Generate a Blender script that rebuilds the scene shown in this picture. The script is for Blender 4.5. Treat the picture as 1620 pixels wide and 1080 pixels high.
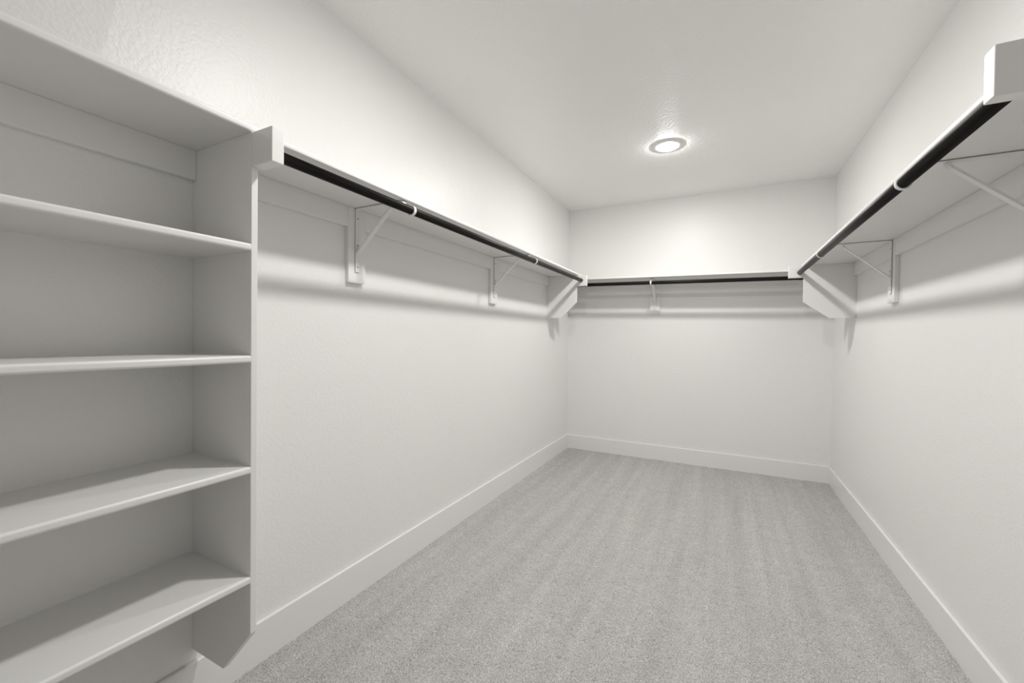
import bpy, bmesh, math, random
import numpy as np
from mathutils import Vector, Matrix
for o in list(bpy.data.objects): bpy.data.objects.remove(o)
sc = bpy.context.scene
C = sc.collection

# ------------------------------------------------------------------ camera
F_PX, YAW, PITCH, ROLL = 655.35, 0.472, -0.0130, 0.0112
cam_d = bpy.data.cameras.new('camera'); cam = bpy.data.objects.new('camera', cam_d); C.objects.link(cam)
cam_d.sensor_width = 36.0; cam_d.lens = 36.0 * F_PX / 1620.0; cam_d.clip_start = 0.02
fwd = Vector((-math.sin(YAW), math.cos(YAW), 0)); rgt = Vector((math.cos(YAW), math.sin(YAW), 0)); up = Vector((0, 0, 1))
f2 = fwd * math.cos(PITCH) + up * math.sin(PITCH); u2 = up * math.cos(PITCH) - fwd * math.sin(PITCH)
r3 = rgt * math.cos(ROLL) + u2 * math.sin(ROLL); u3 = u2 * math.cos(ROLL) - rgt * math.sin(ROLL)
m = Matrix((r3, u3, -f2)).transposed().to_4x4(); m.translation = (0, 0, 1.2)
cam.matrix_world = m
sc.camera = cam

# ------------------------------------------------------------------ light, exposure
w = bpy.data.worlds.new('world'); sc.world = w; w.use_nodes = True
w.node_tree.nodes['Background'].inputs[0].default_value = (0, 0, 0, 1)
w.node_tree.nodes['Background'].inputs[1].default_value = 0.0      # a windowless closet: its two ceiling lamps are the only light
LAMP_STRENGTH = 340.0
sc.view_settings.view_transform = 'Standard'; sc.view_settings.look = 'None'
sc.view_settings.gamma = 1.0; sc.view_settings.use_curve_mapping = False
sc.view_settings.exposure = 0.28

# ------------------------------------------------------------------ dimensions (metres)
A, B, D, H = 1.4942, 0.8101, 4.2649, 2.5475      # left wall at -A, right wall at B, back wall at D, ceiling at H
NEAR = -0.75
ZL, ZR = 1.763, 1.732                            # underside of the left and right shelf
XL, XR = -A + 0.3045, B - 0.305                  # shelf front edges
TH = 0.018
YB = D - 0.302                                   # front edge of the back shelf
YP = 0.7077                                      # near face of the tower side panel
YGL, YGR = 3.643, 3.612                          # near faces of the corner gussets
YRE = 1.056                                      # near end of the right shelf
RXL, RZL, RXR, RZR = -1.160, 1.7145, 0.483, 1.682
ROD_R = 0.0165
def zback(x): return 1.765 + (x + A) * (1.733 - 1.765) / (A + B)
RYB = D - 0.296

# ------------------------------------------------------------------ materials
def nodes(name):
    mt = bpy.data.materials.new(name); mt.use_nodes = True
    nt = mt.node_tree; return mt, nt, nt.nodes['Principled BSDF']
def paint(name, col, rough, bump=0.0, scale=100.0, dist=0.002, var=0.012, spec=0.5):
    mt, nt, b = nodes(name); N = nt.nodes; K = nt.links
    tc = N.new('ShaderNodeTexCoord')
    n1 = N.new('ShaderNodeTexNoise'); n1.inputs['Scale'].default_value = 1.7; n1.inputs['Detail'].default_value = 3
    K.new(tc.outputs['Object'], n1.inputs['Vector'])
    mx = N.new('ShaderNodeMix'); mx.data_type = 'RGBA'
    mx.inputs[6].default_value = tuple(c * (1 - var) for c in col) + (1,); mx.inputs[7].default_value = tuple(min(1, c * (1 + var)) for c in col) + (1,)
    K.new(n1.outputs['Fac'], mx.inputs[0]); K.new(mx.outputs[2], b.inputs['Base Color'])
    b.inputs['Roughness'].default_value = rough; b.inputs['Specular IOR Level'].default_value = spec
    if bump:
        n2 = N.new('ShaderNodeTexNoise'); n2.inputs['Scale'].default_value = scale; n2.inputs['Detail'].default_value = 2; n2.inputs['Roughness'].default_value = 0.45
        K.new(tc.outputs['Object'], n2.inputs['Vector'])
        bp = N.new('ShaderNodeBump'); bp.inputs['Strength'].default_value = bump; bp.inputs['Distance'].default_value = dist
        K.new(n2.outputs['Fac'], bp.inputs['Height']); K.new(bp.outputs['Normal'], b.inputs['Normal'])
    return mt
WALL = paint('orange_peel_wall_paint', (0.89, 0.884, 0.872), 0.40, 0.75, 100.0, 0.0016)
CEIL = paint('orange_peel_ceiling_paint', (0.925, 0.919, 0.907), 0.29, 1.0, 70.0, 0.0020)
TRIM = paint('white_semigloss_trim_paint', (0.885, 0.879, 0.868), 0.30, 0.12, 160.0, 0.0006, 0.006)
METAL = paint('white_enamelled_steel', (0.865, 0.857, 0.845), 0.32, 0, var=0.004)
SCREW = paint('dull_screw_steel', (0.22, 0.21, 0.20), 0.4)
def rod_mat():
    mt, nt, b = nodes('dark_bronze_brushed_rod'); N = nt.nodes; K = nt.links
    tc = N.new('ShaderNodeTexCoord'); mp = N.new('ShaderNodeMapping'); mp.inputs['Scale'].default_value = (90, 90, 3)
    K.new(tc.outputs['Object'], mp.inputs['Vector'])
    n = N.new('ShaderNodeTexNoise'); n.inputs['Scale'].default_value = 1.6; n.inputs['Detail'].default_value = 5
    K.new(mp.outputs['Vector'], n.inputs['Vector'])
    cr = N.new('ShaderNodeValToRGB'); cr.color_ramp.elements[0].position = 0.35; cr.color_ramp.elements[1].position = 0.75
    cr.color_ramp.elements[0].color = (0.006, 0.0055, 0.005, 1); cr.color_ramp.elements[1].color = (0.022, 0.020, 0.018, 1)
    K.new(n.outputs['Fac'], cr.inputs[0]); K.new(cr.outputs[0], b.inputs['Base Color'])
    b.inputs['Roughness'].default_value = 0.42; b.inputs['Specular IOR Level'].default_value = 0.16
    return mt
ROD = rod_mat()
def carpet_mat():
    mt, nt, b = nodes('grey_cut_pile_carpet'); N = nt.nodes; K = nt.links
    tc = N.new('ShaderNodeTexCoord')
    def noise(scale, det, rough, mapping=None):
        n = N.new('ShaderNodeTexNoise'); n.inputs['Scale'].default_value = scale; n.inputs['Detail'].default_value = det; n.inputs['Roughness'].default_value = rough
        src = tc.outputs['Object']
        if mapping:
            mp = N.new('ShaderNodeMapping'); mp.inputs['Scale'].default_value = mapping[0]; mp.inputs['Rotation'].default_value = (0, 0, mapping[1])
            K.new(src, mp.inputs['Vector']); src = mp.outputs['Vector']
        K.new(src, n.inputs['Vector']); return n
    fine = noise(230, 3, 0.75); mid = noise(14, 4, 0.6)
    lay = noise(1.0, 2.5, 0.55, ((12.5, 0.5, 1), math.radians(2)))     # the lay the vacuum cleaner left
    lay2 = noise(1.0, 2, 0.5, ((3.2, 0.9, 1), math.radians(-9)))
    cr = N.new('ShaderNodeValToRGB'); e = cr.color_ramp.elements
    e[0].position = 0.33; e[0].color = (0.20, 0.194, 0.188, 1); e[1].position = 0.64; e[1].color = (0.69, 0.674, 0.657, 1)
    K.new(fine.outputs['Fac'], cr.inputs[0])
    def fac(n, lo, hi):
        r = N.new('ShaderNodeMapRange'); r.inputs[1].default_value = 0.3; r.inputs[2].default_value = 0.7; r.inputs[3].default_value = lo; r.inputs[4].default_value = hi
        K.new(n.outputs['Fac'], r.inputs[0]); return r.outputs[0]
    def mul(x, y):
        q = N.new('ShaderNodeMath'); q.operation = 'MULTIPLY'; K.new(x, q.inputs[0]); K.new(y, q.inputs[1]); return q.outputs[0]
    g = mul(mul(fac(mid, 0.95, 1.05), fac(lay, 0.93, 1.10)), fac(lay2, 0.96, 1.04))
    vm = N.new('ShaderNodeVectorMath'); vm.operation = 'SCALE'
    K.new(cr.outputs[0], vm.inputs[0]); K.new(g, vm.inputs['Scale']); K.new(vm.outputs[0], b.inputs['Base Color'])
    b.inputs['Roughness'].default_value = 0.95; b.inputs['Specular IOR Level'].default_value = 0.1
    b.inputs['Sheen Weight'].default_value = 0.15; b.inputs['Sheen Roughness'].default_value = 0.6
    return mt
CARPET = carpet_mat()
def emit(name, col, s):
    mt = bpy.data.materials.new(name); mt.use_nodes = True; nt = mt.node_tree
    nt.nodes.remove(nt.nodes['Principled BSDF']); e = nt.nodes.new('ShaderNodeEmission')
    e.inputs[0].default_value = col + (1,); e.inputs[1].default_value = s
    nt.links.new(e.outputs[0], nt.nodes['Material Output'].inputs[0]); return mt
LENS = emit('glowing_lamp_lens', (1.0, 0.985, 0.955), LAMP_STRENGTH)

# ------------------------------------------------------------------ helpers
def box(bm, lo, hi, bev=0.0, seg=2):
    r = bmesh.ops.create_cube(bm, size=1.0); vs = r['verts']
    for v in vs:
        v.co = Vector([(lo[i] + hi[i]) / 2 + v.co[i] * (hi[i] - lo[i]) for i in range(3)])
    if bev:
        es = list({e for v in vs for e in v.link_edges})
        bmesh.ops.bevel(bm, geom=es, offset=bev, segments=seg, affect='EDGES', profile=0.5)
    return bm
def prism(bm, pts, axis, lo, hi, bev=0.0):
    """extrude an outline given in the two other axes along axis from lo to hi"""
    def P(p, t):
        q = list(p); q.insert(axis, t); return Vector(q)
    v0 = [bm.verts.new(P(p, lo)) for p in pts]; v1 = [bm.verts.new(P(p, hi)) for p in pts]
    n = len(pts); bm.faces.new(v0); bm.faces.new(v1[::-1])
    for i in range(n): bm.faces.new((v0[i], v1[i], v1[(i + 1) % n], v0[(i + 1) % n]))
    bmesh.ops.recalc_face_normals(bm, faces=bm.faces)
    if bev: bmesh.ops.bevel(bm, geom=list(bm.edges), offset=bev, segments=2, affect='EDGES', profile=0.5)
    return bm
def obj(name, bm, mat, parent=None, smooth=False):
    if parent is not None: bmesh.ops.translate(bm, verts=bm.verts, vec=-parent.location)
    me = bpy.data.meshes.new(name); bm.to_mesh(me); bm.free(); me.materials.append(mat)
    if smooth:
        for p in me.polygons: p.use_smooth = True
    o = bpy.data.objects.new(name, me); C.objects.link(o)
    if parent is not None: o.parent = parent
    return o
def tag(o, label, cat, group=None):
    o['label'] = label; o['category'] = cat
    if group: o['group'] = group
    return o
def thing(name, loc, label, cat, group=None):
    o = bpy.data.objects.new(name, None); C.objects.link(o); o.location = loc; o.empty_display_size = 0.05
    return tag(o, label, cat, group)
def struct(o): o['kind'] = 'structure'; return o
def bm_(): return bmesh.new()

# ------------------------------------------------------------------ setting
# carpet: a fine displaced grid, so that the pile has real relief
x0, x1, y0, y1 = -A, B, NEAR, D
step = 0.006; nx = int((x1 - x0) / step) + 1; ny = int((y1 - y0) / step) + 1
rng = np.random.default_rng(7)
gx, gy = np.meshgrid(np.linspace(x0, x1, nx), np.linspace(y0, y1, ny))
z = rng.random((ny, nx)).astype(np.float32) * 0.007
blur = (z + np.roll(z, 1, 0) + np.roll(z, 1, 1) + np.roll(z, -1, 0)) / 4 * 0.5 + z * 0.5
jit = rng.normal(0, 0.0012, (2, ny, nx)); jit[:, 0, :] = 0; jit[:, -1, :] = 0; jit[:, :, 0] = 0; jit[:, :, -1] = 0
co = np.stack([gx + jit[0], gy + jit[1], blur], -1).reshape(-1, 3)
idx = np.arange(nx * ny).reshape(ny, nx)
q = np.stack([idx[:-1, :-1], idx[:-1, 1:], idx[1:, 1:], idx[1:, :-1]], -1).reshape(-1, 4)
me = bpy.data.meshes.new('floor'); me.vertices.add(len(co)); me.vertices.foreach_set('co', co.astype(np.float32).ravel())
me.loops.add(q.size); me.loops.foreach_set('vertex_index', q.astype(np.int32).ravel())
me.polygons.add(len(q)); me.polygons.foreach_set('loop_start', np.arange(0, q.size, 4, dtype=np.int32))
me.update(calc_edges=True); me.validate(); me.materials.append(CARPET)
fl = bpy.data.objects.new('floor', me); C.objects.link(fl); struct(fl)

RECEDE = 0.09                                    # the upper left wall bends outward beyond a leaning corner near the tower
ZC = ZL + TH + 0.007
def ycorner(zz): return 0.494 + (zz - 1.941) * 0.1796
bm = bm_()
def face(*pts): bm.faces.new([bm.verts.new(p) for p in pts])
face((-A, NEAR, 0), (-A, D, 0), (-A, D, ZC), (-A, NEAR, ZC))
face((-A, ycorner(ZC), ZC), (-A, D, ZC), (-A, D, H), (-A, ycorner(H), H))
face((-A - RECEDE, NEAR, ZC), (-A, ycorner(ZC), ZC), (-A, ycorner(H), H), (-A - RECEDE, NEAR, H))
face((-A, NEAR, ZC), (-A, ycorner(ZC), ZC), (-A - RECEDE, NEAR, ZC))
bmesh.ops.remove_doubles(bm, verts=bm.verts, dist=1e-5)
struct(obj('wall_left', bm, WALL))
struct(obj('wall_back', box(bm_(), (-A - 0.1, D, -0.05), (B + 0.1, D + 0.1, H + 0.05)), WALL))
struct(obj('ceiling', box(bm_(), (-A - 0.45, NEAR - 0.1, H), (B, D, H + 0.05)), CEIL))
# the wall behind the camera, and the right wall with the doorway one enters by, out of the frame beside the camera
struct(obj('wall_near', box(bm_(), (-A - 0.45, NEAR - 0.1, -0.05), (B + 0.1, NEAR, H + 0.05)), WALL))
DY0, DY1, DZ = -0.62, 0.32, 2.06
bm = bm_()
box(bm, (B, NEAR, -0.05), (B + 0.1, DY0, H + 0.05)); box(bm, (B, DY1, -0.05), (B + 0.1, D, H + 0.05)); box(bm, (B, DY0, DZ), (B + 0.1, DY1, H + 0.05))
struct(obj('wall_right', bm, WALL))
bm = bm_()
box(bm, (B - 0.016, DY0 - 0.075, 0), (B, DY0, DZ + 0.075), 0.003); box(bm, (B - 0.016, DY1, 0), (B, DY1 + 0.075, DZ + 0.075), 0.003); box(bm, (B - 0.016, DY0, DZ), (B, DY1, DZ + 0.075), 0.003)
struct(obj('trim_1', bm, TRIM))
dr = struct(obj('door_1', box(bm_(), (B + 0.03, DY0, 0.008), (B + 0.066, DY1, DZ), 0.002), TRIM))      # closed
bm = bm_(); bmesh.ops.create_uvsphere(bm, u_segments=20, v_segments=12, radius=0.027, matrix=Matrix.Translation((B - 0.025, DY0 + 0.07, 0.95)))
bmesh.ops.create_cone(bm, cap_ends=True, segments=20, radius1=0.012, radius2=0.012, depth=0.045, matrix=Matrix.Translation((B + 0.009, DY0 + 0.07, 0.95)) @ Matrix.Rotation(math.pi / 2, 4, 'Y'))
obj('door_knob', bm, ROD, dr, True)
struct(obj('floor', box(bm_(), (B, -2.0, -0.06), (B + 2.5, 2.0, 0.001)), CARPET))      # the next room's carpet beyond the doorway
BT, BH = 0.0145, 0.147
def skirting(name, lo, hi, run):
    bm = bm_(); box(bm, lo, hi)
    es = [e for e in bm.edges if all(v.co.z > 0.1 for v in e.verts) and abs((e.verts[0].co - e.verts[1].co)[run]) > 0.1]
    bmesh.ops.bevel(bm, geom=es, offset=0.0045, segments=3, affect='EDGES', profile=0.5)
    struct(obj(name, bm, TRIM))
skirting('baseboard_left', (-A, NEAR, 0), (-A + BT, D, BH + 0.006), 1)
skirting('baseboard_right', (B - BT, DY1 + 0.075, 0), (B, D, BH - 0.008), 1)
skirting('baseboard_back', (-A + BT, D - BT, 0), (B - BT, D, BH), 0)

# ------------------------------------------------------------------ ceiling lamps
def lathe(LX, LY, prof, seg=48):
    bm = bm_(); rings = []
    for r, zz in prof:
        if r < 1e-6: rings.append([bm.verts.new((LX, LY, zz))])
        else: rings.append([bm.verts.new((LX + r * math.cos(t), LY + r * math.sin(t), zz)) for t in [2 * math.pi * k / seg for k in range(seg)]])
    for a_, b_ in zip(rings, rings[1:]):
        for k in range(seg):
            k2 = (k + 1) % seg
            if len(a_) == 1: bm.faces.new((a_[0], b_[k], b_[k2]))
            elif len(b_) == 1: bm.faces.new((a_[k], b_[0], a_[k2]))
            else: bm.faces.new((a_[k], b_[k], b_[k2], a_[k2]))
    bmesh.ops.recalc_face_normals(bm, faces=bm.faces); return bm
def ceiling_lamp(LX, LY, label, end=''):
    lamp = thing('ceiling_lamp' + end, (LX, LY, H), label, 'lamp', 'disc lights on the ceiling')
    obj('trim_ring', lathe(LX, LY, [(0.106, H), (0.1055, H - 0.002), (0.102, H - 0.0045), (0.074, H - 0.0085), (0.069, H - 0.0095), (0.068, H)]), METAL, lamp, True)
    obj('lens' + end, lathe(LX, LY, [(0.0705, H - 0.0075), (0.0700, H - 0.0100), (0.064, H - 0.0130), (0.040, H - 0.0150), (0.0, H - 0.0158)]), LENS, lamp, True)['label'] = 'glowing frosted lens'
ceiling_lamp(-0.372, 3.095, 'round white disc light glowing on the ceiling before the back wall')
ceiling_lamp(-0.350, 1.290, 'round white disc light on the ceiling beside the shelf tower', '_offscreen')   # its light and shadows show, it hangs above the frame

# ------------------------------------------------------------------ shelf tower on the left
tower = thing('shelf_tower', ((-A + XL) / 2, 0.25, 0.19), 'white built-in shelf tower with open bays against the left wall', 'shelf unit')
YT0 = -0.20
def panel(name, ya, yb, zb, zt, xw, xf, parent, zc=0.150, xc=0.135):
    s = 1 if xf > xw else -1
    pts = [(xw, zb), (xf - s * xc, zb), (xf, zb + zc), (xf, zt), (xw, zt)]
    return obj(name, prism(bm_(), pts, 1, ya, yb, 0.0015), TRIM, parent)
panel('side_panel', YP, YP + TH, 0.190, ZL + 0.003, -A, XL, tower)
panel('side_panel', YT0 - TH, YT0, 0.190, ZL, -A, XL, tower)
def nosed_board(name, lo, hi, mat, parent, front, th):
    """a shelf whose front edge is rounded; front = +1 or -1 in X"""
    bm = box(bm_(), lo, hi)
    xf = hi[0] if front > 0 else lo[0]
    es = [e for e in bm.edges if all(abs(v.co.x - xf) < 1e-5 for v in e.verts) and abs(e.verts[0].co.y - e.verts[1].co.y) > 0.05]
    bmesh.ops.bevel(bm, geom=es, offset=th * 0.33, segments=5, affect='EDGES', profile=0.5)
    return obj(name, bm, mat, parent)
for zb in (1.4320, 1.1160, 0.8000, 0.4850):
    nosed_board('shelf', (-A, YT0, zb), (XL + 0.001, YP, zb + 0.021), TRIM, tower, 1, 0.021)
nosed_board('top_shelf', (-A, YT0 - TH, ZL + 0.003), (XL + 0.001, YP + TH, ZL + 0.024), TRIM, tower, 1, 0.020)
obj('wall_cleat', box(bm_(), (-A, YT0, ZL - 0.088), (-A + 0.019, YP, ZL + 0.003), 0.0015), TRIM, tower)

# ------------------------------------------------------------------ hanging shelves with cleats and backing boards
def side_shelf(label, label_c, xw, xf, zu, ya, yb, backs, yg, yc):
    s = 1 if xf > xw else -1
    lo = (min(xw, xf), ya, zu); hi = (max(xw, xf), yb, zu + TH)
    tag(nosed_board('hanging_shelf', lo, hi, TRIM, None, s, TH), label, 'shelf')
    t = thing('wall_cleat', (xw, (ya + yb) / 2, zu - 0.333), label_c, 'cleat')
    def bx(n, y0_, y1_, z0_, z1_, d):
        xa, xb = sorted((xw, xw + s * d)); obj(n, box(bm_(), (xa, y0_, z0_), (xb, y1_, z1_), 0.0015), TRIM, t)
    edges = [yc] + [v for c in backs for v in (c - 0.0475, c + 0.0475)] + [yg, yg + 0.019, yb - 0.02]
    for i in range(0, len(edges), 2): bx('cleat_rail', edges[i], edges[i + 1], zu - 0.088, zu, 0.019)
    for c in backs: bx('backing_board', c - 0.0475, c + 0.0475, zu - 0.333, zu, 0.020)
BL = (1.345, 2.600); BR = (1.680, 2.885); BBX = -0.602
side_shelf('long white hanging shelf on the left wall beside the shelf tower', 'white cleat rail with backing boards under the left wall shelf',
           -A, XL, ZL, YP + TH, YB, BL, YGL, YP + TH)
side_shelf('long white hanging shelf on the right wall opposite the shelf tower', 'white cleat rail with backing boards under the right wall shelf',
           B, XR, ZR, YRE, YB, BR, YGR, YRE + TH)
# back shelf, wall to wall
def skew(bm):                                    # the back shelf falls slightly from left to right
    for v in bm.verts: v.co.z += zback(v.co.x) - 1.75
    return bm
bm = box(bm_(), (-A, YB, 1.75), (B, D, 1.75 + TH))
es = [e for e in bm.edges if all(abs(v.co.y - YB) < 1e-5 for v in e.verts) and abs(e.verts[0].co.x - e.verts[1].co.x) > 0.05]
bmesh.ops.bevel(bm, geom=es, offset=TH * 0.33, segments=5, affect='EDGES', profile=0.5)
tag(obj('hanging_shelf', skew(bm), TRIM), 'short white hanging shelf across the back wall', 'shelf')
tb = thing('wall_cleat', (BBX, D, 1.42), 'white cleat rail with one backing board under the back wall shelf', 'cleat')
obj('cleat_rail', skew(box(bm_(), (-A, D - 0.019, 1.75 - 0.088), (BBX - 0.0475, D, 1.75), 0.0015)), TRIM, tb)
obj('cleat_rail', skew(box(bm_(), (BBX + 0.0475, D - 0.019, 1.75 - 0.088), (B, D, 1.75), 0.0015)), TRIM, tb)
obj('backing_board', skew(box(bm_(), (BBX - 0.0475, D - 0.020, 1.75 - 0.325), (BBX + 0.0475, D, 1.75), 0.0015)), TRIM, tb)

# ------------------------------------------------------------------ corner gussets and rod blocks
def gusset(label, xw, xf, xch, ya, zu, zb, zc):
    t = thing('shelf_gusset', ((xw + xf) / 2, ya + 0.01, zb), label, 'support', 'corner gussets under the shelves')
    obj('gusset_board', prism(bm_(), [(xw, zb), (xch, zb), (xf, zc), (xf, zu), (xw, zu)], 1, ya, ya + 0.019, 0.0012), TRIM, t)
    return t
def block(t, xf, dirn, ya, yb, z0_, z1_, w=0.091):
    xa, xb = sorted((xf, xf + dirn * w)); return obj('rod_block', box(bm_(), (xa, ya, z0_), (xb, yb, z1_), 0.002), TRIM, t)
g = gusset('white chamfered gusset board on the left wall, same side as the shelf tower', -A, -1.203, -1.347, YGL, ZL, 1.374, 1.516)
block(g, -1.203, 1, YGL, YGL + 0.035, 1.664, 1.757)
g = gusset('white chamfered gusset board on the right wall opposite the shelf tower', B, 0.5065, 0.661, YGR, ZR, 1.351, 1.468)
block(g, 0.5065, -1, YGR, YGR + 0.035, 1.646, 1.7318)
block(tower, XL, 1, YP, YP + 0.035, 1.669, 1.764)
ep = thing('end_panel', (0.65, YRE, 0.19), 'white block and end panel closing the right hanging shelf', 'panel')
panel('side_panel', YRE, YRE + TH, 0.190, ZR, B, XR, ep)
block(ep, XR, -1, YRE, YRE + 0.035, 1.639, 1.7318, 0.081)

# ------------------------------------------------------------------ hanging rods
def rod(label, p0, p1, seg=32):
    p0, p1 = Vector(p0), Vector(p1); L = (p1 - p0).length
    bm = bm_(); bmesh.ops.create_cone(bm, cap_ends=True, segments=seg, radius1=ROD_R, radius2=ROD_R, depth=L)
    es = [e for e in bm.edges if abs(abs(e.verts[0].co.z) - L / 2) < 1e-5 and abs(e.verts[0].co.z - e.verts[1].co.z) < 1e-5]
    bmesh.ops.bevel(bm, geom=es, offset=0.0015, segments=2, affect='EDGES')
    o = obj('hanging_rod', bm, ROD)
    for p in o.data.polygons: p.use_smooth = len(p.vertices) == 4
    o.location = (p0 + p1) / 2; o.rotation_mode = 'QUATERNION'; o.rotation_quaternion = Vector((0, 0, 1)).rotation_difference(p1 - p0)
    return tag(o, label, 'rod')
rod('dark bronze hanging rod under the left shelf, starting at the shelf tower', (RXL, YP + 0.034, RZL), (RXL, YGL + 0.001, RZL))
rod('dark bronze hanging rod under the right shelf opposite the shelf tower', (RXR, YRE + 0.034, RZR), (RXR, YGR + 0.001, RZR))
zbr = lambda x: zback(x) - 0.0495
rod('dark bronze hanging rod running along the back wall', (-A, RYB, zbr(-A)), (B, RYB, zbr(B)))

# ------------------------------------------------------------------ shelf and rod brackets
def strip(path, w, th):
    """a flat metal strip, path in (u, z), width along v"""
    bm = bm_(); n = len(path); rows = []
    for i, (u, zz) in enumerate(path):
        a_ = Vector(path[max(0, i - 1)]); b_ = Vector(path[min(n - 1, i + 1)]); t = (b_ - a_).normalized(); nn = Vector((-t.y, t.x)) * th / 2
        rows.append([bm.verts.new((u + sg * nn.x, v, zz + sg * nn.y)) for sg, v in ((1, -w / 2), (1, w / 2), (-1, w / 2), (-1, -w / 2))])
    for r0, r1 in zip(rows, rows[1:]):
        for k in range(4): bm.faces.new((r0[k], r0[(k + 1) % 4], r1[(k + 1) % 4], r1[k]))
    bm.faces.new(rows[0]); bm.faces.new(rows[-1][::-1])
    bmesh.ops.recalc_face_normals(bm, faces=bm.faces); return bm
def bracket(label, base, u_dir, rod_u, rod_dz):
    """base: wall point at the shelf underside; u_dir: unit vector out of the wall; rod centre at rod_u, rod_dz below"""
    u_dir = Vector(u_dir); v_dir = Vector((0, 0, 1)).cross(u_dir); base = Vector(base)
    t = thing('shelf_bracket', base + Vector((0, 0, -0.29)), label, 'bracket', 'white shelf and rod brackets')
    def place(n, bm, mat=METAL, par=None, smooth=False):
        for v in bm.verts: v.co = base + u_dir * v.co.x + v_dir * v.co.y + Vector((0, 0, v.co.z))
        bmesh.ops.recalc_face_normals(bm, faces=bm.faces)
        o = obj(n, bm, mat, t, smooth); return o
    o0 = 0.020
    def chan(lo, hi): return box(bm_(), lo, hi, 0.0008, 1)
    gp = 0.0022                                                                        # the pressed steel stands a little off the wood
    bm = chan((o0 + gp, -0.0125, -0.285), (o0 + gp + 0.003, 0.0125, -0.001))              # wall leg: web and two flanges
    box(bm, (o0 - 0.0005, -0.004, -0.275), (o0 + gp, 0.004, -0.250)); box(bm, (o0 - 0.0005, -0.004, -0.06), (o0 + gp, 0.004, -0.03))
    place('wall_leg', bm)
    uend = rod_u - 0.040
    bm = chan((o0 + gp, -0.0125, -0.005), (uend, 0.0125, -0.002))
    box(bm, (uend - 0.05, -0.004, -0.002), (uend - 0.02, 0.004, 0.0005))
    box(bm, (uend - 0.003, -0.0105, -0.024), (uend, 0.0105, -0.002))
    place('shelf_arm', bm)
    place('diagonal_brace', strip([(o0 + 0.003, -0.205), (o0 + 0.010, -0.195), (o0 + 0.200, -0.022), (o0 + 0.210, -0.008)], 0.021, 0.007))
    R = ROD_R + 0.0022; path = [(uend, -0.010), (uend + 0.004, -0.018), (uend + 0.010, -0.028)]
    for k in range(13):
        an = math.radians(170 + (430 - 170) * k / 12); path.append((rod_u + R * math.cos(an), rod_dz + R * math.sin(an)))
    place('rod_hook', strip(path, 0.013, 0.0034))
    for zz in (-0.045, -0.165, -0.262):
        bm = bm_(); bmesh.ops.create_cone(bm, cap_ends=True, segments=10, radius1=0.0034, radius2=0.0026, depth=0.002, matrix=Matrix.Translation((o0 + 0.0058, 0, zz)) @ Matrix.Rotation(math.pi / 2, 4, 'Y'))
        place('screw', bm, SCREW)
    return t
bracket('white metal bracket on the left shelf, the one nearer the shelf tower', (-A, BL[0], ZL), (1, 0, 0), RXL + A, RZL - ZL)
bracket('white metal bracket on the left shelf, the one nearer the back wall', (-A, BL[1], ZL), (1, 0, 0), RXL + A, RZL - ZL)
bracket('white metal bracket on the right shelf, the one nearer the end panel', (B, BR[0], ZR), (-1, 0, 0), B - RXR, RZR - ZR)
bracket('white metal bracket on the right shelf, the one nearer the back wall', (B, BR[1], ZR), (-1, 0, 0), B - RXR, RZR - ZR)
bracket('white metal bracket in the middle of the back shelf', (BBX, D, zback(BBX)), (0, -1, 0), D - RYB, -0.0495)
